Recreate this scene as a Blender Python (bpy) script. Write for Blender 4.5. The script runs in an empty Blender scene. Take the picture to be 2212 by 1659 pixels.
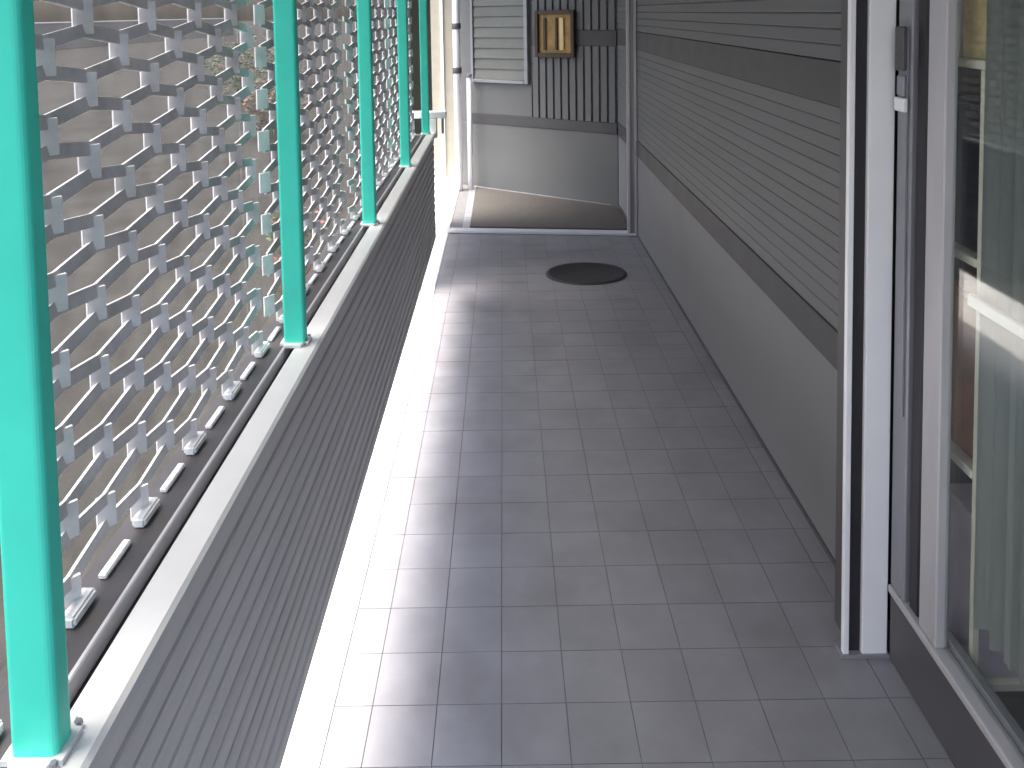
import bpy, bmesh, math, random
from mathutils import Vector, Matrix
random.seed(7)
S = bpy.context.scene
C = S.collection
R = math.radians

# ------------------------------------------------------------------ camera
cam_d = bpy.data.cameras.new('camera')
cam_d.sensor_width = 36.0
cam_d.lens = 36.0 * 1700 / 2212
cam_d.shift_x = 0.00876
cam_d.shift_y = -0.3167
cam_d.clip_start = 0.02
cam_d.clip_end = 600
cam = bpy.data.objects.new('camera', cam_d)
C.objects.link(cam)
p, r = R(3.5), R(-0.9)
fw = Vector((0, math.cos(p), -math.sin(p)))
up0 = Vector((0, math.sin(p), math.cos(p)))
rt0 = Vector((1, 0, 0))
rt = math.cos(r) * rt0 + math.sin(r) * up0
up = -math.sin(r) * rt0 + math.cos(r) * up0
m3 = Matrix((rt, up, -fw)).transposed()
cam.matrix_world = Matrix.Translation((0, 0, 1.5)) @ m3.to_4x4()
S.camera = cam

# ------------------------------------------------------------------ light
SUN_EL, SUN_AZ = 70.5, 248.0          # azimuth clockwise from +Y: the sun stands to the left
w = bpy.data.worlds.new('World')
S.world = w
w.use_nodes = True
nt = w.node_tree
bg = nt.nodes['Background']
sky = nt.nodes.new('ShaderNodeTexSky')
sky.sky_type = 'NISHITA'
sky.sun_disc = False
sky.sun_elevation = R(SUN_EL)
sky.sun_rotation = R(SUN_AZ)
sky.air_density = 1.0
sky.dust_density = 6.0
nt.links.new(sky.outputs[0], bg.inputs[0])
bg.inputs[1].default_value = 0.15
sd = bpy.data.lights.new('sun', 'SUN')
sd.energy = 1.5
sd.angle = R(30)
sd.color = (1.0, 0.98, 0.95)
sun = bpy.data.objects.new('sun', sd)
C.objects.link(sun)
az, el = R(SUN_AZ), R(SUN_EL)
to_sun = Vector((math.sin(az) * math.cos(el), math.cos(az) * math.cos(el), math.sin(el)))
sun.rotation_euler = to_sun.to_track_quat('Z', 'Y').to_euler()
sun.location = (-6, 0, 12)
vs = S.view_settings
vs.view_transform = 'Standard'
vs.look = 'None'
vs.exposure = 2.36
vs.gamma = 1.0
vs.use_curve_mapping = False
S.cycles.max_bounces = 8
S.cycles.diffuse_bounces = 5
S.cycles.use_denoising = True

# ------------------------------------------------------------------ materials
def mat(name, col, rough=0.6, metal=0.0, var=0.08, scale=6.0, bump=0.0, bscale=80.0, coat=0.0, stretch=(1, 1, 1),
        dirt=0.0, dirt_col=(0.08, 0.075, 0.07), spec=0.5, objvar=0.0):
    m = bpy.data.materials.new(name)
    m.use_nodes = True
    n, l = m.node_tree.nodes, m.node_tree.links
    b = n['Principled BSDF']
    tc = n.new('ShaderNodeTexCoord')
    mp = n.new('ShaderNodeMapping')
    mp.inputs['Scale'].default_value = stretch
    geo = n.new('ShaderNodeNewGeometry')
    l.new(geo.outputs['Position'], mp.inputs[0])
    nz = n.new('ShaderNodeTexNoise')
    nz.inputs['Scale'].default_value = scale
    nz.inputs['Detail'].default_value = 6
    nz.inputs['Roughness'].default_value = 0.6
    l.new(mp.outputs[0], nz.inputs['Vector'])
    rmp = n.new('ShaderNodeMapRange')
    rmp.inputs[1].default_value = 0.3
    rmp.inputs[2].default_value = 0.7
    rmp.inputs[3].default_value = 1 - var
    rmp.inputs[4].default_value = 1 + var
    l.new(nz.outputs[0], rmp.inputs[0])
    fac = rmp.outputs[0]
    if objvar:
        oi = n.new('ShaderNodeObjectInfo')
        r2 = n.new('ShaderNodeMapRange')
        r2.inputs[3].default_value = 1 - objvar
        r2.inputs[4].default_value = 1 + objvar
        l.new(oi.outputs['Random'], r2.inputs[0])
        mu = n.new('ShaderNodeMath')
        mu.operation = 'MULTIPLY'
        l.new(fac, mu.inputs[0])
        l.new(r2.outputs[0], mu.inputs[1])
        fac = mu.outputs[0]
    mx = n.new('ShaderNodeVectorMath')
    mx.operation = 'SCALE'
    mx.inputs[0].default_value = col
    l.new(fac, mx.inputs['Scale'])
    out = mx.outputs[0]
    if dirt:
        n2 = n.new('ShaderNodeTexNoise')
        n2.inputs['Scale'].default_value = scale * 0.45
        n2.inputs['Detail'].default_value = 8
        l.new(mp.outputs[0], n2.inputs['Vector'])
        r3 = n.new('ShaderNodeMapRange')
        r3.inputs[1].default_value = 0.5
        r3.inputs[2].default_value = 0.75
        r3.inputs[4].default_value = dirt
        l.new(n2.outputs[0], r3.inputs[0])
        mm = n.new('ShaderNodeMix')
        mm.data_type = 'RGBA'
        mm.inputs[7].default_value = (*dirt_col, 1)
        l.new(r3.outputs[0], mm.inputs[0])
        l.new(out, mm.inputs[6])
        out = mm.outputs[2]
    l.new(out, b.inputs['Base Color'])
    rr = n.new('ShaderNodeMapRange')
    rr.inputs[1].default_value = 0.3
    rr.inputs[2].default_value = 0.7
    rr.inputs[3].default_value = max(0.02, rough - 0.06)
    rr.inputs[4].default_value = min(1, rough + 0.06)
    l.new(nz.outputs[0], rr.inputs[0])
    l.new(rr.outputs[0], b.inputs['Roughness'])
    b.inputs['Metallic'].default_value = metal
    b.inputs['Specular IOR Level'].default_value = spec
    b.inputs['Coat Weight'].default_value = coat
    b.inputs['Coat Roughness'].default_value = 0.12
    if bump:
        nb = n.new('ShaderNodeTexNoise')
        nb.inputs['Scale'].default_value = bscale
        nb.inputs['Detail'].default_value = 4
        l.new(mp.outputs[0], nb.inputs['Vector'])
        bp = n.new('ShaderNodeBump')
        bp.inputs['Strength'].default_value = bump
        bp.inputs['Distance'].default_value = 0.004
        l.new(nb.outputs[0], bp.inputs['Height'])
        l.new(bp.outputs[0], b.inputs['Normal'])
    return m

def glass_mat():
    m = bpy.data.materials.new('window_glass')
    m.use_nodes = True
    n, l = m.node_tree.nodes, m.node_tree.links
    n.remove(n['Principled BSDF'])
    o = n['Material Output']
    tr = n.new('ShaderNodeBsdfTransparent')
    tr.inputs[0].default_value = (0.95, 0.975, 0.96, 1)
    gl = n.new('ShaderNodeBsdfGlossy')
    gl.inputs['Roughness'].default_value = 0.03
    lw = n.new('ShaderNodeLayerWeight')
    pw = n.new('ShaderNodeMath')
    pw.operation = 'POWER'
    pw.inputs[1].default_value = 4.0
    l.new(lw.outputs['Facing'], pw.inputs[0])
    fr = n.new('ShaderNodeMapRange')
    fr.inputs[3].default_value = 0.035
    fr.inputs[4].default_value = 0.9
    l.new(pw.outputs[0], fr.inputs[0])
    mx = n.new('ShaderNodeMixShader')
    l.new(fr.outputs[0], mx.inputs[0])
    l.new(tr.outputs[0], mx.inputs[1])
    l.new(gl.outputs[0], mx.inputs[2])
    l.new(mx.outputs[0], o.inputs[0])
    return m

def net_mat():
    m = bpy.data.materials.new('backdrop_net_weave')
    m.use_nodes = True
    n, l = m.node_tree.nodes, m.node_tree.links
    n.remove(n['Principled BSDF'])
    o = n['Material Output']
    geo = n.new('ShaderNodeNewGeometry')
    nz = n.new('ShaderNodeTexNoise')
    nz.inputs['Scale'].default_value = 16
    nz.inputs['Detail'].default_value = 6
    l.new(geo.outputs['Position'], nz.inputs['Vector'])
    cr = n.new('ShaderNodeValToRGB')
    cr.color_ramp.elements[0].position = 0.32
    cr.color_ramp.elements[0].color = (0.085, 0.077, 0.070, 1)
    cr.color_ramp.elements[1].position = 0.68
    cr.color_ramp.elements[1].color = (0.145, 0.140, 0.126, 1)
    l.new(nz.outputs[0], cr.inputs[0])
    df = n.new('ShaderNodeBsdfDiffuse')
    tl = n.new('ShaderNodeBsdfTranslucent')
    l.new(cr.outputs[0], df.inputs[0])
    l.new(cr.outputs[0], tl.inputs[0])
    a = n.new('ShaderNodeMixShader')
    a.inputs[0].default_value = 0.5
    l.new(df.outputs[0], a.inputs[1])
    l.new(tl.outputs[0], a.inputs[2])
    tr = n.new('ShaderNodeBsdfTransparent')
    b = n.new('ShaderNodeMixShader')
    b.inputs[0].default_value = 0.58
    l.new(tr.outputs[0], b.inputs[1])
    l.new(a.outputs[0], b.inputs[2])
    l.new(b.outputs[0], o.inputs[0])
    return m

M = dict(
    net=net_mat(),
    tile=mat('floor_tile', (0.255, 0.249, 0.262), 0.5, var=0.10, scale=9, bump=0.05, bscale=160, dirt=0.7, dirt_col=(0.185, 0.177, 0.176), objvar=0.05),
    grout=mat('grout', (0.155, 0.15, 0.15), 0.9, var=0.15, scale=20, bump=0.2),
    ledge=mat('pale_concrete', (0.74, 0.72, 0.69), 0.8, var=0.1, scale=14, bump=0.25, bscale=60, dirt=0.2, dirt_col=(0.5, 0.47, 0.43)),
    ground=mat('asphalt_ground', (0.040, 0.039, 0.036), 0.95, spec=0.08, var=0.38, scale=2.4, bump=0.5, bscale=45, dirt=0.85, dirt_col=(0.026, 0.025, 0.022)),
    teal=mat('teal_paint', (0.08, 0.90, 0.68), 0.38, var=0.04, scale=10, bump=0.03, dirt=0.35, dirt_col=(0.06, 0.62, 0.48)),
    coping=mat('white_coping_paint', (0.80, 0.80, 0.79), 0.42, var=0.03, scale=12, bump=0.03, dirt=0.12, dirt_col=(0.5, 0.48, 0.45)),
    slat=mat('grey_slat', (0.86, 0.83, 0.805), 0.5, var=0.08, scale=8, stretch=(1, 0.15, 1), bump=0.05, dirt=0.2, dirt_col=(0.68, 0.63, 0.57), objvar=0.05),
    dark=mat('dark_metal', (0.025, 0.022, 0.027), 0.45, var=0.12),
    darkback=mat('dark_gap_backing', (0.05, 0.049, 0.05), 0.8),
    meshm=mat('galvanised_mesh', (0.78, 0.76, 0.77), 0.65, metal=0.0, var=0.2, scale=18, bump=0.1, dirt=0.4, dirt_col=(0.56, 0.53, 0.49)),
    alu=mat('aluminium', (0.66, 0.655, 0.67), 0.36, metal=0.15, var=0.06, scale=10, stretch=(1, 1, 0.2)),
    alud=mat('grey_aluminium', (0.28, 0.28, 0.30), 0.38, metal=0.2, var=0.08, scale=10, stretch=(1, 1, 0.2)),
    alum=mat('satin_aluminium', (0.47, 0.455, 0.46), 0.35, metal=0.0, var=0.08, scale=10, stretch=(1, 1, 0.2)),
    lit_dash=mat('sunlit_dash_white', (0.88, 0.88, 0.88), 0.4, var=0.03),
    wall=mat('grey_wall_panel', (0.205, 0.203, 0.207), 0.55, var=0.05, scale=4, bump=0.06, bscale=120, dirt=0.25, dirt_col=(0.14, 0.134, 0.126)),
    siding=mat('grey_siding', (0.126, 0.127, 0.128), 0.55, var=0.06, scale=6, stretch=(1, 0.2, 1), bump=0.08, bscale=90, dirt=0.2, dirt_col=(0.095, 0.092, 0.086), objvar=0.04),
    band=mat('dark_grey_band', (0.062, 0.060, 0.062), 0.5, var=0.08, scale=6, bump=0.05),
    white=mat('white_frame_paint', (0.86, 0.85, 0.84), 0.4, var=0.025, scale=8, bump=0.02, dirt=0.1, dirt_col=(0.6, 0.58, 0.55)),
    ceil=mat('ceiling_paint', (0.55, 0.55, 0.53), 0.8, var=0.04, scale=4, bump=0.1),
    endp=mat('end_wall_panel', (0.125, 0.13, 0.128), 0.5, var=0.05, scale=5, bump=0.05, dirt=0.2, dirt_col=(0.095, 0.095, 0.09)),
    louv=mat('louvre_slat', (0.15, 0.155, 0.135), 0.5, metal=0.0, var=0.1, scale=8, objvar=0.12),
    wood=mat('dark_wood', (0.045, 0.028, 0.016), 0.45, var=0.3, scale=20, stretch=(1, 1, 0.15)),
    gold=mat('golden_brown_panel', (0.27, 0.165, 0.045), 0.45, var=0.3, scale=14),
    goldl=mat('pale_gold_strip', (0.6, 0.47, 0.22), 0.45, var=0.2, scale=14),
    pipe=mat('white_pipe', (0.80, 0.80, 0.83), 0.35, var=0.03),
    beige=mat('beige_render', (0.46, 0.43, 0.35), 0.85, var=0.08, scale=8, bump=0.4, bscale=70, dirt=0.25, dirt_col=(0.33, 0.3, 0.24)),
    mat_=mat('dark_brown_mat', (0.085, 0.077, 0.068), 0.85, var=0.2, scale=30, bump=0.5, bscale=200),
    disc=mat('black_rubber', (0.028, 0.026, 0.028), 0.6, var=0.2, scale=30, bump=0.3, bscale=150),
    kick=mat('dark_kick_plate', (0.085, 0.08, 0.082), 0.5, var=0.15, scale=8),
    glass=glass_mat(),
    inwall=mat('interior_wall', (0.35, 0.34, 0.30), 0.8),
    infloor=mat('interior_floor', (0.10, 0.085, 0.07), 0.6),
    curtain=mat('grey_green_curtain', (0.62, 0.64, 0.60), 0.85, var=0.06, scale=6, stretch=(1, 1, 0.1)),
    box_y=mat('yellow_tan_card', (0.80, 0.62, 0.32), 0.7, var=0.25, scale=20),
    box_w=mat('white_card', (0.75, 0.74, 0.70), 0.7, var=0.12, scale=20),
    box_p=mat('lilac_card', (0.6, 0.53, 0.6), 0.7, var=0.1, scale=20),
    box_d=mat('dark_blue_card', (0.03, 0.035, 0.06), 0.6, var=0.2, scale=20),
    box_o=mat('orange_brown_card', (0.36, 0.15, 0.06), 0.7, var=0.25, scale=20),
    shelfm=mat('cream_shelf', (0.85, 0.81, 0.68), 0.5),
    leaf=mat('shrub_leaf', (0.065, 0.11, 0.03), 0.55, var=0.35, scale=9, objvar=0.15),
    leaf2=mat('dry_leaf', (0.13, 0.105, 0.06), 0.6, var=0.35, scale=9, objvar=0.15),
    petal=mat('pink_red_petal', (0.55, 0.09, 0.13), 0.55, var=0.25, scale=30),
    stem=mat('stem_bark', (0.09, 0.06, 0.04), 0.8),
    pot=mat('terracotta', (0.36, 0.15, 0.085), 0.8, var=0.12, scale=15),
    bwall=mat('boundary_wall_render', (0.21, 0.19, 0.165), 0.9, var=0.12, scale=3, bump=0.4, bscale=40, dirt=0.4, dirt_col=(0.15, 0.135, 0.115)),
    roof=mat('grey_roof', (0.12, 0.12, 0.125), 0.7),
)

# ------------------------------------------------------------------ mesh helpers
def link(name, me, m, parent=None):
    o = bpy.data.objects.new(name, me)
    C.objects.link(o)
    if m is not None and not me.materials:
        me.materials.append(m)
    if parent is not None:
        o.parent = parent
    return o

def tag(o, label, cat, group=None):
    o['label'] = label
    o['category'] = cat
    if group:
        o['group'] = group
    return o

def struct(o):
    o['kind'] = 'structure'
    return o

def empty(name, loc=(0, 0, 0)):
    o = bpy.data.objects.new(name, None)
    C.objects.link(o)
    o.location = loc
    o.empty_display_size = 0.1
    return o

def bm_box(bm, a, b, mtx=None):
    vs = [bm.verts.new((x, y, z)) for x in (a[0], b[0]) for y in (a[1], b[1]) for z in (a[2], b[2])]
    if mtx is not None:
        for v in vs:
            v.co = mtx @ v.co
    f = [(0, 1, 3, 2), (4, 6, 7, 5), (0, 4, 5, 1), (2, 3, 7, 6), (0, 2, 6, 4), (1, 5, 7, 3)]
    for q in f:
        bm.faces.new([vs[i] for i in q])
    return vs

def to_mesh(bm, name, smooth=False):
    bmesh.ops.recalc_face_normals(bm, faces=bm.faces)
    me = bpy.data.meshes.new(name)
    bm.to_mesh(me)
    bm.free()
    if smooth:
        for pl in me.polygons:
            pl.use_smooth = True
    return me

def box(name, a, b, m, parent=None, bev=0.0, seg=1, mtx=None):
    """box a..b in world space (things are not rotated); mesh origin at the box centre"""
    c = (Vector(a) + Vector(b)) / 2
    bm = bmesh.new()
    bm_box(bm, Vector(a) - c, Vector(b) - c)
    if bev:
        bmesh.ops.bevel(bm, geom=list(bm.edges), offset=bev, segments=seg, affect='EDGES', profile=0.5)
    me = to_mesh(bm, name)
    o = link(name, me, m, parent)
    o.location = c - (parent.location if parent is not None else Vector())
    if mtx is not None:
        o.matrix_basis = mtx @ o.matrix_basis
    return o

def cyl(name, base, h, rad, m, parent=None, seg=24, rad2=None, bev=0.0, axis='Z'):
    bm = bmesh.new()
    bmesh.ops.create_cone(bm, cap_ends=True, segments=seg, radius1=rad, radius2=rad if rad2 is None else rad2, depth=h)
    bmesh.ops.translate(bm, verts=bm.verts, vec=(0, 0, h / 2))
    if bev:
        es = [e for e in bm.edges if abs(e.verts[0].co.z - e.verts[1].co.z) < 1e-6]
        bmesh.ops.bevel(bm, geom=es, offset=bev, segments=2, affect='EDGES', profile=0.5)
    me = to_mesh(bm, name)
    for pl in me.polygons:
        pl.use_smooth = abs(pl.normal.z) < 0.9
    o = link(name, me, m, parent)
    o.location = Vector(base) - (parent.location if parent is not None else Vector())
    if axis == 'X':
        o.rotation_euler = (0, R(90), 0)
    if axis == 'Y':
        o.rotation_euler = (R(-90), 0, 0)
    return o

def clone(o, loc, parent=None, name=None):
    c = o.copy()
    C.objects.link(c)
    if name:
        c.name = name
    c.parent = parent if parent is not None else o.parent
    c.location = loc
    return c

WX = 0.872            # right wall face
Y_END = 5.95

# ------------------------------------------------------------------ setting
# outdoor ground
bm = bmesh.new()
N = 24
for i in range(N + 1):
    for j in range(N + 1):
        u, v = i / N * 2 - 1, j / N * 2 - 1
        bm.verts.new((math.copysign(abs(u) ** 3, u) * 250, math.copysign(abs(v) ** 3, v) * 250, -0.16))
bm.verts.ensure_lookup_table()
for i in range(N):
    for j in range(N):
        a = i * (N + 1) + j
        bm.faces.new([bm.verts[a], bm.verts[a + N + 1], bm.verts[a + N + 2], bm.verts[a + 1]])
g = link('ground', to_mesh(bm, 'ground'), M['ground'])
struct(g)

# concrete slab of the corridor with its pale sunlit edge
slab = struct(box('floor', (-0.386, -3.0, -0.15), (4.2, 7.6, -0.0025), M['grout']))
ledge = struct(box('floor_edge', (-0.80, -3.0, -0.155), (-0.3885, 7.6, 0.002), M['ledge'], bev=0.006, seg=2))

# floor tiles: 0.14 m pitch
T = 0.14
TX0 = -0.445
def tile_mesh(wx, wy):
    bm = bmesh.new()
    bm_box(bm, (-wx / 2, -wy / 2, -0.002), (wx / 2, wy / 2, 0.0))
    me = to_mesh(bm, 'tile')
    me.materials.append(M['tile'])
    return me
narrow = tile_mesh(0.388 + TX0 + T - 0.0016, T - 0.0016)
full = tile_mesh(T - 0.0016, T - 0.0016)
cut = tile_mesh(WX + 0.005 - (TX0 + 9 * T) - 0.003, T - 0.0016)
y0 = 1.20
rows = int((5.24 - y0) / T) + 1
for rr_ in range(rows):
    y = y0 + (rr_ + 0.5) * T
    for ci in range(10):
        if ci == 0:
            o = link('tile', narrow, None, slab)
            x = (-0.388 + TX0 + T) / 2
        elif ci < 9:
            o = link('tile', full, None, slab)
            x = TX0 + (ci + 0.5) * T
        else:
            o = link('tile', cut, None, slab)
            x = TX0 + 9 * T + (WX + 0.005 - TX0 - 9 * T) / 2
        o.location = Vector((x, y, 0.0)) - slab.location + Vector((0, 0, random.uniform(-0.0003, 0.0003)))
        o.rotation_euler = (random.uniform(-1, 1) * 0.0012, random.uniform(-1, 1) * 0.0012, 0)
# beyond both ends of the tiled run the same tiles as one piece each
bm = bmesh.new()
for k in range(-12, 0):
    for ci in range(1, 9):
        x = TX0 + (ci + 0.5) * T
        y = y0 + (k + 0.5) * T
        bm_box(bm, (x - 0.068, y - 0.068, -0.006), (x + 0.068, y + 0.068, 0))
yb = y0 + rows * T
for k in range(0, 15):
    for ci in range(1, 9):
        x = TX0 + (ci + 0.5) * T
        y = yb + (k + 0.5) * T
        bm_box(bm, (x - 0.068, y - 0.068, -0.006), (x + 0.068, y + 0.068, 0))
o = link('tile_field', to_mesh(bm, 'tile_field'), M['tile'], slab)
o.location = -slab.location
o['kind'] = 'stuff'

# ceiling slab that overhangs the railing and shades the corridor
EAVE = -0.82
ceilg = struct(box('ceiling', (EAVE, -1.1, 2.5), (4.2, 7.6, 2.72), M['ceil']))

# ------------------------------------------------------------------ railing on the left
RY0, RY1 = -1.2, 4.05
rail = empty('screen_railing', (-0.44, 1.6, 0))
tag(rail, 'grey slatted railing with white coping, teal posts and honeycomb mesh screens along the corridor', 'railing')
# coping
bm = bmesh.new()
prof = [(-0.400, 0.864), (-0.400, 0.876), (-0.396, 0.880), (-0.360, 0.880), (-0.355, 0.876), (-0.355, 0.864)]
va = [bm.verts.new((x, RY0, z)) for x, z in prof]
vb = [bm.verts.new((x, RY1, z)) for x, z in prof]
for i in range(len(prof)):
    j = (i + 1) % len(prof)
    bm.faces.new([va[i], va[j], vb[j], vb[i]])
bm.faces.new(va)
bm.faces.new(vb[::-1])
o = link('coping', to_mesh(bm, 'coping'), M['coping'], rail)
o.location = -rail.location
# slats: lipped boards, small dark gaps
Z0, Z1, NS = 0.332, 0.8635, 14
pitch = (Z1 - Z0) / NS
bm = bmesh.new()
h = pitch - 0.0080
prof = [(-0.388, 0.0), (-0.388, h), (-0.364, h), (-0.3615, h - 0.003), (-0.3625, 0.003), (-0.365, 0.0)]
va = [bm.verts.new((x, RY0, z)) for x, z in prof]
vb = [bm.verts.new((x, RY1 - 0.03, z)) for x, z in prof]
for i in range(len(prof)):
    j = (i + 1) % len(prof)
    bm.faces.new([va[i], va[j], vb[j], vb[i]])
bm.faces.new(va)
bm.faces.new(vb[::-1])
sm = to_mesh(bm, 'slat')
for i in range(NS):
    o = link('slat', sm, M['slat'], rail)
    o.location = Vector((random.uniform(-0.0008, 0.0008), 0, Z0 + i * pitch)) - rail.location
# dark backing ribs behind the slats and the uprights down to the floor edge
PY = [-0.170, 0.633, 1.457, 2.290, 3.155, 3.997]
box('slat_backing', (-0.400, RY0, Z0 + 0.006), (-0.389, RY1 - 0.03, Z1 - 0.002), M['darkback'], rail)
# teal posts: tube on a small flange
def post_mesh():
    bm = bmesh.new()
    bm_box(bm, (-0.020, -0.013, 0.004), (0.020, 0.013, 2.5 - 0.880))
    es = [e for e in bm.edges if abs(e.verts[0].co.z - e.verts[1].co.z) > 0.5]
    bmesh.ops.bevel(bm, geom=es, offset=0.006, segments=4, affect='EDGES', profile=0.5)
    me = to_mesh(bm, 'post')
    return me
pm = post_mesh()
pm.materials.append(M['teal'])
bm = bmesh.new()
bm_box(bm, (-0.026, -0.026, 0), (0.026, 0.026, 0.005))
bmesh.ops.bevel(bm, geom=[e for e in bm.edges if abs(e.verts[0].co.z - e.verts[1].co.z) > 0.001], offset=0.01, segments=3, affect='EDGES')
fm = to_mesh(bm, 'post_flange')
fm.materials.append(M['coping'])
bm = bmesh.new()
bmesh.ops.create_cone(bm, cap_ends=True, segments=6, radius1=0.0035, radius2=0.003, depth=0.004)
bolt_me = to_mesh(bm, 'bolt')
bolt_me.materials.append(M['alud'])
for y in PY:
    po = link('post', pm, None, rail)
    po.location = Vector((-0.401, y, 0.8803)) - rail.location
    fo = link('flange', fm, None, po)
    fo.location = (0, 0, 0)
    for dy in (-0.0195, 0.0195):
        bo = link('bolt', bolt_me, None, po)
        bo.location = (0.0205, dy, 0.005)

# honeycomb mesh screens outside the posts
MX = -0.464
PV, CH = 0.0810, 0.0792
MZ0, MZ1 = 0.894, 2.40
def strand(bm, p, q, wdt, t, nrm=(1, 0, 0)):
    p, q = Vector(p), Vector(q)
    d = (q - p).normalized()
    nrm = Vector(nrm)
    nrm = (nrm - d * nrm.dot(d)).normalized()
    s = d.cross(nrm).normalized() * (wdt / 2)
    n = nrm * (t / 2)
    vs = []
    for c in (p, q):
        for a, b in ((-1, -1), (1, -1), (1, 1), (-1, 1)):
            vs.append(bm.verts.new(c + s * a + n * b))
    for i in range(4):
        j = (i + 1) % 4
        bm.faces.new([vs[i], vs[j], vs[4 + j], vs[4 + i]])
    bm.faces.new(vs[:4][::-1])
    bm.faces.new(vs[4:])
L = 0.47 * PV
def mesh_panel(ya, yb, parent):
    bm = bmesh.new()
    k0 = int(math.ceil((ya + 0.012) / CH))
    k1 = int(math.floor((yb - 0.012) / CH))
    for k in range(k0, k1 + 1):
        off = 0 if k % 2 == 0 else PV / 2
        y = k * CH
        n = 0
        while True:
            zc = MZ0 + off + n * PV
            if zc + L / 2 > MZ1:
                break
            strand(bm, (MX, y, zc - L / 2), (MX, y, zc + L / 2), 0.022 * random.uniform(0.9, 1.1), 0.004, (0.75, -0.66, 0))
            for sg in (-1, 1):
                y2 = y + sg * CH
                if ya + 0.005 < y2 < yb - 0.005:
                    strand(bm, (MX, y, zc + L / 2 - 0.004), (MX, y2, zc + PV / 2 - L / 2 + 0.004), 0.015 * random.uniform(0.9, 1.1), 0.004, (0.93, -0.33, 0.12))
            n += 1
    o = link('mesh_screen', to_mesh(bm, 'mesh_screen'), M['meshm'], parent)
    o.location = -parent.location
    return o
for i in range(len(PY) - 1):
    mesh_panel(PY[i], PY[i + 1], rail)
mesh_panel(RY0, PY[0], rail)
# fine net added to mute the backdrop behind each honeycomb bay, slightly slack
edges = [RY0] + PY
for i in range(len(edges) - 1):
    ya, yb = edges[i] + 0.004, edges[i + 1] - 0.004
    bm = bmesh.new()
    ny, nz_ = 10, 14
    for a in range(ny + 1):
        for b in range(nz_ + 1):
            u, v = a / ny, b / nz_
            sag = 0.006 * math.sin(math.pi * u) * math.sin(math.pi * v) + 0.0015 * math.sin(a * 2.1 + b * 1.3 + i)
            bm.verts.new((-0.492 - sag, ya + (yb - ya) * u, 0.876 + (MZ1 - 0.876) * v))
    bm.verts.ensure_lookup_table()
    for a in range(ny):
        for b in range(nz_):
            q = a * (nz_ + 1) + b
            bm.faces.new([bm.verts[q], bm.verts[q + nz_ + 1], bm.verts[q + nz_ + 2], bm.verts[q + 1]])
    o = link('backdrop_net', to_mesh(bm, 'backdrop_net', True), M['net'], rail)
    o.location = -rail.location
# bottom rail under the mesh, with a bright lip and a dark gap to the coping
box('bottom_rail', (-0.482, RY0, 0.852), (-0.4225, RY1, 0.874), M['kick'], rail, bev=0.002)
box('rail_lip', (-0.4220, RY0, 0.850), (-0.4160, RY1, 0.879), M['alu'], rail, bev=0.0015)
box('rail_gasket', (-0.4155, RY0, 0.848), (-0.4005, RY1, 0.858), M['dark'], rail)
box('top_rail', (-0.479, RY0, MZ1), (-0.450, RY1, MZ1 + 0.03), M['alud'], rail, bev=0.002)
# white blocks imitate sunlit strand ends: fat under even columns, slim under odd
def lit_dash_mesh(ln, hh, ww):
    bm = bmesh.new()
    bm_box(bm, (-ww / 2, -ln / 2, 0), (ww / 2, ln / 2, hh))
    bmesh.ops.bevel(bm, geom=list(bm.edges), offset=min(hh, ww) * 0.22, segments=2, affect='EDGES')
    me = to_mesh(bm, 'lit_dash')
    me.materials.append(M['lit_dash'])
    return me
cf, cs = lit_dash_mesh(0.046, 0.013, 0.017), lit_dash_mesh(0.060, 0.006, 0.010)
for k in range(int(0.3 / CH), int(RY1 / CH)):
    o = link('lit_dash', cf if k % 2 == 0 else cs, None, rail)
    o.location = Vector((-0.456, k * CH, 0.8745)) - rail.location

# white bracket at the far end of the coping
br = empty('end_bracket', (-0.39, 4.07, 0.85))
tag(br, 'small white T-shaped bracket closing the far end of the white coping', 'bracket')
box('stem', (-0.390, 4.053, 0.848), (-0.350, 4.10, 0.952), M['white'], br, bev=0.003)
box('top_plate', (-0.492, 4.053, 0.9525), (-0.300, 4.10, 0.988), M['white'], br, bev=0.003)
box('rod', (-0.482, 4.067, 0.85), (-0.466, 4.08, 0.952), M['alud'], br)
box('rod', (-0.326, 4.067, 0.87), (-0.313, 4.08, 0.952), M['alud'], br)

# ------------------------------------------------------------------ right wall
wall = empty('corridor_wall', (WX + 0.1, 3.9, 0))
tag(wall, 'grey corridor wall with fine horizontal siding and two dark bands on the right', 'wall')
WY0, WY1 = 1.84, 5.99
box('wall_core', (WX + 0.012, WY0, -0.004), (WX + 0.14, WY1, 2.5), M['band'], wall)
box('lower_panel', (WX, WY0, -0.003), (WX + 0.0118, WY1, 0.538), M['wall'], wall, bev=0.002)
box('band', (WX - 0.004, WY0, 0.540), (WX + 0.0118, WY1, 0.642), M['band'], wall, bev=0.002)
box('band', (WX - 0.004, WY0, 1.240), (WX + 0.0118, WY1, 1.356), M['band'], wall, bev=0.002)
def boards(z0, z1, n):
    pt = (z1 - z0) / n
    bm = bmesh.new()
    hh = pt - 0.0012
    prof = [(0.0118, 0), (0.0118, hh), (0.004, hh), (0.001, hh - 0.004), (-0.0005, 0.003), (0.001, 0)]
    va = [bm.verts.new((x, WY0, z)) for x, z in prof]
    vb = [bm.verts.new((x, WY1, z)) for x, z in prof]
    for i in range(len(prof)):
        j = (i + 1) % len(prof)
        bm.faces.new([va[i], va[j], vb[j], vb[i]])
    bm.faces.new(va)
    bm.faces.new(vb[::-1])
    me = to_mesh(bm, 'siding_board')
    for i in range(n):
        o = link('siding_board', me, M['siding'], wall)
        o.location = Vector((WX + random.uniform(-0.0006, 0.0006), 0, z0 + i * pt + 0.0015)) - wall.location
boards(0.643, 1.239, 14)
boards(1.357, 2.497, 27)
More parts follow.
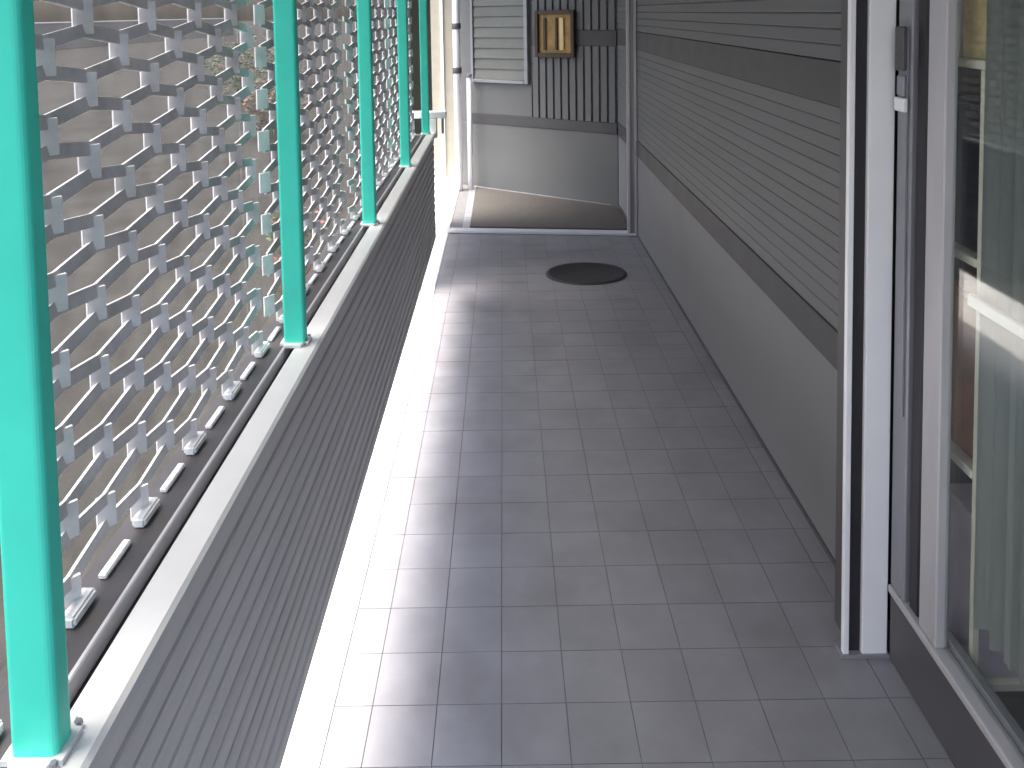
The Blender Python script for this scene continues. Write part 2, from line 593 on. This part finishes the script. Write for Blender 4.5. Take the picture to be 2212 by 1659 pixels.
# dark skirting joint
box('skirting', (WX - 0.005, WY0 + 0.01, 0.0008), (WX - 0.0005, Y_END - 0.02, 0.014), M['kick'], wall)
# ------------------------------------------------------------------ jamb fin
jb = empty('door_jamb', (0.84, 1.76, 0))
tag(jb, 'tall white door jamb with a black slot standing out from the right wall', 'door jamb')
JY = 1.726
box('edge_strip', (0.762, JY, 0.0015), (0.776, JY + 0.014, 2.498), M['white'], jb, bev=0.002)
box('slot', (0.7765, JY + 0.010, 0.0015), (0.8045, JY + 0.024, 2.498), M['dark'], jb)
box('face', (0.805, JY, 0.0015), (0.864, JY + 0.03, 2.498), M['white'], jb, bev=0.003, seg=2)
box('return', (0.79, JY + 0.0305, 0.0015), (0.870, 1.838, 2.498), M['kick'], jb)
box('foot_plate', (0.758, JY - 0.004, 0.001), (0.868, JY + 0.034, 0.010), M['alud'], jb)
# lock hardware standing on the return beside the jamb
lk = empty('lock_plate', (0.888, 1.72, 1.3))
tag(lk, 'narrow blue-grey lock strip with a small white plate beside the white jamb', 'lock')

# ------------------------------------------------------------------ glazed shopfront right of the jamb
SX = 0.866
sh = empty('glazed_door', (SX, 1.3, 0))
tag(sh, 'aluminium framed glass door with a dark kick plate right of the white jamb', 'door')
GY0, GY1 = 0.2, 1.722
box('kick_plate', (SX, GY0, 0.0015), (SX + 0.045, GY1, 0.163), M['kick'], sh, bev=0.003)
box('sill_trim', (SX - 0.006, GY0, 0.1635), (SX + 0.030, GY1, 0.182), M['alum'], sh, bev=0.004, seg=2)
box('track', (SX + 0.0305, GY0, 0.1635), (SX + 0.05, GY1, 0.196), M['alud'], sh, bev=0.002)
def stile(ya, yb, m, xo=0.0, name='stile'):
    box(name, (SX + xo, ya, 0.1965 if xo > 0.02 else 0.1825), (SX + xo + 0.026, yb, 2.49), m, sh, bev=0.003)
stile(1.662, 1.7215, M['alud'], 0.0)
stile(1.616, 1.6505, M['dark'], 0.006)
stile(1.535, 1.600, M['alum'], 0.0)
stile(1.20, 1.225, M['alud'], 0.0)
box('glass_pane', (SX + 0.018, 1.6005, 0.184), (SX + 0.023, 1.6155, 2.48), M['glass'], sh)
box('glass_pane', (SX + 0.018, 1.2255, 0.184), (SX + 0.023, 1.5345, 2.48), M['glass'], sh)
box('glass_pane', (SX + 0.018, 0.2, 0.184), (SX + 0.023, 1.1995, 2.48), M['glass'], sh)
# lock strip on the first stile
box('backplate', (SX - 0.006, 1.672, 0.60), (SX - 0.0005, 1.700, 1.455), M['alud'], lk, bev=0.001)
box('cylinder_case', (SX - 0.018, 1.668, 1.36), (SX - 0.0065, 1.702, 1.455), M['kick'], lk, bev=0.003)
box('cylinder_case', (SX - 0.014, 1.670, 1.305), (SX - 0.0065, 1.700, 1.350), M['alud'], lk, bev=0.003)
box('name_plate', (SX - 0.016, 1.664, 1.272), (SX - 0.0065, 1.706, 1.302), M['white'], lk, bev=0.002)

# interior behind the glass
room = empty('shop_room', (2.5, 3.0, 0))
tag(room, 'dim room interior seen through the glass door on the right', 'room')
box('back_wall', (4.05, -0.5, 0.002), (4.15, 7.3, 2.49), M['inwall'], room)
box('side_wall', (1.10, 6.2, 0.002), (4.04, 6.3, 2.49), M['inwall'], room)
box('side_wall', (0.95, -0.5, 0.002), (4.04, -0.4, 2.49), M['inwall'], room)
box('room_floor', (0.95, -0.39, -0.004), (4.04, 6.19, 0.0015), M['infloor'], room)
# curtain just inside
bm = bmesh.new()
n = 60
ys = [1.22 + i * (1.495 - 1.22) / n for i in range(n + 1)]
for i, y in enumerate(ys):
    x = SX + 0.062 + 0.011 * math.sin(i * 0.62) + 0.004 * math.sin(i * 1.7)
    bm.verts.new((x, y, 0.27 + 0.006 * math.sin(i * 0.5)))
    bm.verts.new((x, y, 2.42))
bm.verts.ensure_lookup_table()
for i in range(n):
    bm.faces.new([bm.verts[2 * i], bm.verts[2 * i + 2], bm.verts[2 * i + 3], bm.verts[2 * i + 1]])
bmesh.ops.solidify(bm, geom=bm.faces[:], thickness=0.003)
cu = link('curtain', to_mesh(bm, 'curtain', True), M['curtain'])
tag(cu, 'pleated grey-green curtain hanging behind the glass at the right edge', 'curtain')
tb = empty('curtain_rail', (SX + 0.06, 1.4, 0.93))
tag(tb, 'pale horizontal bar across the grey-green curtain behind the glass', 'bar')
box('bar', (SX + 0.029, 1.23, 0.915), (SX + 0.043, 1.50, 0.940), M['alu'], tb, bev=0.003)
# shelf unit inside with cartons
su = empty('shelf_unit', (1.03, 1.6, 0))
tag(su, 'narrow cream shelf rack standing just inside the glass door', 'shelf')
for x, y in ((0.925, 1.506), (0.925, 1.664), (1.14, 1.506), (1.14, 1.664)):
    box('leg', (x, y, 0.004), (x + 0.012, y + 0.012, 1.372), M['shelfm'], su)
for z in (0.10, 0.55, 0.98, 1.372):
    box('shelf_board', (0.922, 1.519 if z < 1.3 else 1.503, z + 0.0015), (1.155, 1.663 if z < 1.3 else 1.68, z + 0.02), M['shelfm'], su, bev=0.002)
def carton(name, x, y, z, sx, sy, sz, m, label):
    t = empty(name, (x, y, z))
    tag(t, label, 'box', 'boxes on the shelf behind the glass')
    box('body', (x - sx / 2, y - sy / 2, z), (x + sx / 2, y + sy / 2, z + sz), M[m], t, bev=0.003)
    box('lid', (x - sx / 2 - 0.003, y - sy / 2 - 0.003, z + sz * 0.985), (x + sx / 2 + 0.003, y + sy / 2 + 0.003, z + sz * 1.03), M[m], t, bev=0.002)
carton('carton', 0.985, 1.555, 1.3925, 0.10, 0.09, 0.20, 'box_y', 'yellow tan carton on top of the cream rack behind the glass')
carton('carton', 0.985, 1.645, 1.3925, 0.10, 0.06, 0.13, 'box_w', 'white carton on top of the cream rack behind the glass')
carton('carton', 1.03, 1.59, 1.0005, 0.17, 0.12, 0.30, 'box_d', 'dark blue carton on the upper shelf of the cream rack')
carton('carton', 1.03, 1.59, 0.5705, 0.17, 0.12, 0.33, 'box_o', 'orange brown carton on the middle shelf of the cream rack')
carton('carton', 1.03, 1.59, 0.1205, 0.17, 0.12, 0.33, 'box_p', 'lilac carton on the lowest shelf of the cream rack')

# ------------------------------------------------------------------ far end: door frame, angled wall
# far wall runs from A (left) to B (right)
A, B = Vector((-0.31, 6.77, 0)), Vector((0.93, 5.922, 0))
d = (B - A).normalized()
ang = math.atan2(d.y, d.x)
LW = (B - A).length
ew = empty('end_wall', A)
ew.rotation_euler = (0, 0, ang)
tag(ew, 'angled grey wall at the far end with vertical ribs and a dark waist band', 'wall')
def ebox(name, a, b, m, parent, bev=0.0):
    """box in the end wall's own frame: x along the wall, y into it"""
    c = (Vector(a) + Vector(b)) / 2
    bm = bmesh.new()
    bm_box(bm, Vector(a) - c, Vector(b) - c)
    if bev:
        bmesh.ops.bevel(bm, geom=list(bm.edges), offset=bev, segments=1, affect='EDGES')
    o = link(name, to_mesh(bm, name), m, parent)
    o.location = c
    return o
ebox('wall_core', (-0.10, 0.012, -0.004), (LW - 0.065, 0.13, 2.5), M['endp'], ew)
ebox('lower_panel', (-0.09, 0, -0.003), (LW - 0.075, 0.0118, 0.548), M['endp'], ew, 0.002)
ebox('band', (0, -0.006, 0.550), (LW - 0.08, 0.0118, 0.632), M['band'], ew, 0.002)
ebox('band', (0.72, -0.006, 1.225), (LW - 0.08, 0.0118, 1.345), M['band'], ew, 0.002)
ebox('upper_panel', (0, 0, 0.634), (0.655, 0.0118, 0.900), M['endp'], ew, 0.002)
nr = 11
for zz0, zz1 in ((0.634, 1.223), (1.347, 2.48)):
    for i in range(nr):
        x = 0.665 + i * (LW - 0.08 - 0.665) / nr
        ebox('rib', (x + 0.004, -0.006, zz0), (x + (LW - 0.08 - 0.665) / nr - 0.012, 0.0118, zz1), M['siding'], ew, 0.003)
# louvred window in the left half
lv = empty('louvre_window', A)
lv.rotation_euler = (0, 0, ang)
tag(lv, 'grey-green louvred window left of the framed panel at the corridor end', 'window')
ebox('frame_side', (0.06, -0.03, 0.905), (0.085, 0.0115, 2.2), M['alud'], lv, 0.002)
ebox('frame_side', (0.60, -0.03, 0.905), (0.635, 0.0115, 2.2), M['alud'], lv, 0.002)
ebox('frame_sill', (0.0855, -0.035, 0.905), (0.5995, 0.0115, 0.93), M['alud'], lv, 0.002)
bm = bmesh.new()
bm_box(bm, (-0.253, -0.004, -0.043), (0.253, 0.004, 0.043))
lm = to_mesh(bm, 'louvre')
for i in range(14):
    o = link('louvre_slat', lm, M['louv'], lv)
    o.location = (0.3425, -0.012, 0.975 + i * 0.088)
    o.rotation_euler = (R(-7), 0, 0)
# framed panel hung on the wall
fp = empty('framed_panel', A)
fp.rotation_euler = (0, 0, ang)
tag(fp, 'square dark wood framed panel with golden brown inset hung at the corridor end', 'picture')
x0, x1, z0, z1 = 0.715, 1.075, 1.130, 1.505
ebox('frame_side', (x0, -0.045, z0), (x0 + 0.03, -0.007, z1), M['wood'], fp, 0.003)
ebox('frame_side', (x1 - 0.03, -0.045, z0), (x1, -0.007, z1), M['wood'], fp, 0.003)
ebox('frame_bottom', (x0 + 0.0305, -0.045, z0), (x1 - 0.0305, -0.007, z0 + 0.035), M['wood'], fp, 0.003)
ebox('frame_top', (x0 + 0.0305, -0.045, z1 - 0.03), (x1 - 0.0305, -0.007, z1), M['wood'], fp, 0.003)
ebox('inset', (x0 + 0.0305, -0.022, z0 + 0.0355), (x1 - 0.0305, -0.0072, z1 - 0.0305), M['gold'], fp)
ebox('gold_strip', (x0 + 0.225, -0.034, z0 + 0.06), (x0 + 0.262, -0.0225, z1 - 0.06), M['goldl'], fp, 0.002)
ebox('gold_strip', (x0 + 0.075, -0.034, z0 + 0.06), (x0 + 0.10, -0.0225, z1 - 0.06), M['wood'], fp, 0.002)
ebox('gold_strip', (x0 + 0.185, -0.034, z0 + 0.06), (x0 + 0.205, -0.0225, z1 - 0.06), M['wood'], fp, 0.002)

# doorway frame: sill + right jamb, set slightly askew like the wall
df = empty('doorway_frame', (-0.485, 5.32, 0))
dang = math.atan2(5.16 - 5.32, 0.91 + 0.485)
df.rotation_euler = (0, 0, dang)
tag(df, 'thin silver doorway frame with a floor sill across the far end of the corridor', 'door frame')
ebox('sill', (0, -0.03, 0.0012), (1.37, 0.045, 0.018), M['alu'], df, 0.003)
ebox('jamb', (1.305, -0.035, 0.0185), (1.325, 0.04, 2.49), M['alum'], df, 0.002)
ebox('jamb_recess', (1.3255, -0.012, 0.0185), (1.352, 0.04, 2.49), M['alud'], df)
ebox('jamb', (1.3525, -0.035, 0.0185), (1.369, 0.04, 2.49), M['alum'], df, 0.002)
ebox('head', (0.02, -0.03, 2.30), (1.3045, 0.04, 2.36), M['alu'], df, 0.002)

# dark mat in the lobby behind the sill
bm = bmesh.new()
pts = [(-0.25, 5.40), (0.85, 5.27), (0.85, 5.90), (-0.25, 6.64)]
lo = [bm.verts.new((x, y, 0.001)) for x, y in pts]
hi = [bm.verts.new((x, y, 0.011)) for x, y in pts]
bm.faces.new(hi)
bm.faces.new(lo[::-1])
for i in range(4):
    j = (i + 1) % 4
    bm.faces.new([lo[i], lo[j], hi[j], hi[i]])
bmesh.ops.bevel(bm, geom=[e for e in bm.edges if e.verts[0].co.z > 0.01 and e.verts[1].co.z > 0.01], offset=0.004, segments=1, affect='EDGES')
mt = link('entrance_mat', to_mesh(bm, 'entrance_mat'), M['mat_'])
tag(mt, 'dark brown entrance mat filling the lobby floor behind the silver sill', 'mat')
# round black mat with a raised rim
bm = bmesh.new()
prof = [(0.0, 0.005), (0.195, 0.005), (0.205, 0.010), (0.225, 0.010), (0.232, 0.0015)]
rings = []
for rr_, zz in prof[1:]:
    rings.append([bm.verts.new((rr_ * math.cos(t * math.tau / 64), 0.80 * rr_ * math.sin(t * math.tau / 64), zz)) for t in range(64)])
c = bm.verts.new((0, 0, 0.005))
for t in range(64):
    u = (t + 1) % 64
    bm.faces.new([c, rings[0][t], rings[0][u]])
    for k in range(len(rings) - 1):
        bm.faces.new([rings[k][t], rings[k + 1][t], rings[k + 1][u], rings[k][u]])
rm = link('round_mat', to_mesh(bm, 'round_mat', True), M['disc'])
rm.location = (0.455, 4.40, 0)
tag(rm, 'black oval rubber mat lying on the tiles in front of the far doorway', 'mat')

# downpipes
dp = empty('downpipe', (-0.386, 6.57, 0))
tag(dp, 'white vertical downpipe with dark brackets at the far left of the lobby', 'pipe')
cyl('pipe', (-0.386, 6.57, 0.002), 2.49, 0.031, M['pipe'], dp)
for z in (0.99, 1.36, 1.9):
    cyl('bracket', (-0.386, 6.57, z), 0.05, 0.039, M['kick'], dp, bev=0.003)
dp2 = empty('conduit', (-0.29, 6.60, 0))
tag(dp2, 'short pale grey conduit standing right of the white downpipe', 'pipe')
cyl('pipe', (-0.29, 6.60, 0.002), 0.95, 0.022, M['pipe'], dp2)
cyl('cap', (-0.29, 6.60, 0.952), 0.03, 0.026, M['alud'], dp2, bev=0.004)

# beige wall piece added beyond the railing to block light, open at its foot
pl = empty('beige_light_block', (-0.53, 4.9, 0))
tag(pl, 'short beige wall panel added right behind the end of the railing to block light', 'wall')
box('wall', (-0.57, 4.11, 0.30), (-0.505, 5.55, 2.499), M['beige'], pl, bev=0.004)
for y in (4.15, 5.46):
    box('upright', (-0.56, y, 0.003), (-0.515, y + 0.05, 0.2995), M['alud'], pl)
pl = empty('beige_pillar', (-0.66, 7.25, 0))
tag(pl, 'beige rendered pillar left of the white downpipe', 'pillar')
box('shaft', (-0.90, 7.10, -0.16), (-0.44, 7.45, 2.499), M['beige'], pl, bev=0.01)
box('corner_trim', (-0.56, 7.082, 0.0), (-0.535, 7.0995, 2.49), M['white'], pl, bev=0.002)

# ------------------------------------------------------------------ outside, seen through the mesh
bw = empty('boundary_wall', (-24.0, 10, -0.16))
tag(bw, 'low brown-grey rendered boundary wall beyond the mesh screens', 'wall')
box('wall', (-24.1, -30, -0.16), (-23.9, 70, 1.25), M['bwall'], bw)
box('wall_cap', (-24.14, -30, 1.251), (-23.86, 70, 1.31), M['ledge'], bw, bev=0.01)

def leaf_cloud(name, n, rx, ry, rz, size, m):
    bm = bmesh.new()
    for i in range(n):
        while True:
            v = Vector((random.uniform(-1, 1), random.uniform(-1, 1), random.uniform(-1, 1)))
            if 0.25 < v.length < 1:
                break
        bump = 1 + 0.18 * math.sin(v.x * 7 + v.y * 5) + 0.12 * math.sin(v.z * 9)
        c = Vector((v.x * rx, v.y * ry, v.z * rz)) * bump
        s = size * random.uniform(0.6, 1.3)
        rot = Matrix.Rotation(random.uniform(0, 6.28), 3, 'Z') @ Matrix.Rotation(random.uniform(-1.1, 1.1), 3, 'X')
        q = [Vector((-.5, 0, 0)), Vector((0, -.28, .05)), Vector((.5, 0, 0)), Vector((0, .28, .05))]
        bm.faces.new([bm.verts.new(c + rot @ (p_ * s)) for p_ in q])
    return to_mesh(bm, name)

def shrub(x, y, hgt, wd, m, label, flowers=0):
    t = empty('shrub', (x, y, -0.16))
    tag(t, label, 'shrub', 'shrubs beyond the mesh screens')
    o = link('crown', leaf_cloud('crown', 1500, wd, wd, hgt * 0.45, 0.075, m), M[m], t)
    o.location = (0, 0, hgt * 0.55)
    for k in range(4):
        a = k * 1.6 + random.random()
        bm = bmesh.new()
        strand(bm, (0.02 * math.cos(a), 0.02 * math.sin(a), 0), (0.4 * wd * math.cos(a), 0.4 * wd * math.sin(a), hgt * 0.6), 0.02, 0.02)
        link('stem', to_mesh(bm, 'stem'), M['stem'], t)
    if flowers:
        o = link('blossom', leaf_cloud('blossom', flowers, wd * 1.02, wd * 1.02, hgt * 0.46, 0.06, 'petal'), M['petal'], t)
        o.location = (0, 0, hgt * 0.56)
shrub(-3.1, 10.5, 0.8, 0.4, 'leaf2', 'brownish dry shrub nearest the railing beyond the mesh', 90)
shrub(-5.0, 15.0, 1.2, 0.7, 'leaf', 'larger green shrub standing in the open beyond the mesh', 60)
shrub(-5.2, 18.5, 1.2, 0.6, 'leaf2', 'dry shrub farthest away in the open yard', 0)

def plant_pot(x, y, label, m):
    t = empty('potted_plant', (x, y, -0.16))
    tag(t, label, 'plant')
    cyl('pot', (x, y, -0.159), 0.22, 0.09, M['pot'], t, rad2=0.13, bev=0.004)
    cyl('soil', (x, y, 0.0615), 0.006, 0.115, M['stem'], t)
    o = link('foliage', leaf_cloud('foliage', 260, 0.17, 0.17, 0.15, 0.06, 'leaf'), M['leaf'], t)
    o.location = (0, 0, 0.36)
    o = link('blossom', leaf_cloud('blossom', 60, 0.18, 0.18, 0.16, 0.05, m), M[m], t)
    o.location = (0, 0, 0.38)
plant_pot(-1.3, 4.7, 'terracotta pot with red blossom on the ground beyond the mesh', 'petal')

# house beyond the boundary wall
hs = empty('neighbour_house', (-33, 22, -0.16))
tag(hs, 'beige house standing beyond the boundary wall', 'house')
box('wall', (-37, 14, -0.16), (-30, 28, 5.2), M['beige'], hs)
bm = bmesh.new()
q = [(-37.5, 13.5, 5.2), (-29.5, 13.5, 5.2), (-29.5, 28.5, 5.2), (-37.5, 28.5, 5.2), (-33.5, 16, 7.2), (-33.5, 26, 7.2)]
v = [bm.verts.new(Vector(a)) for a in q]
for f in ((0, 1, 4), (1, 2, 5, 4), (2, 3, 5), (3, 0, 4, 5), (3, 2, 1, 0)):
    bm.faces.new([v[i] for i in f])
o = link('roof', to_mesh(bm, 'roof'), M['roof'], hs)
o.location = -hs.location
for y in (16, 19.5, 23):
    wn = box('window', (-29.998, y, 1.0), (-29.94, y + 1.7, 2.2), M['alud'], hs)
    box('pane', (-29.939, y + 0.06, 1.06), (-29.93, y + 1.64, 2.14), M['box_d'], hs)
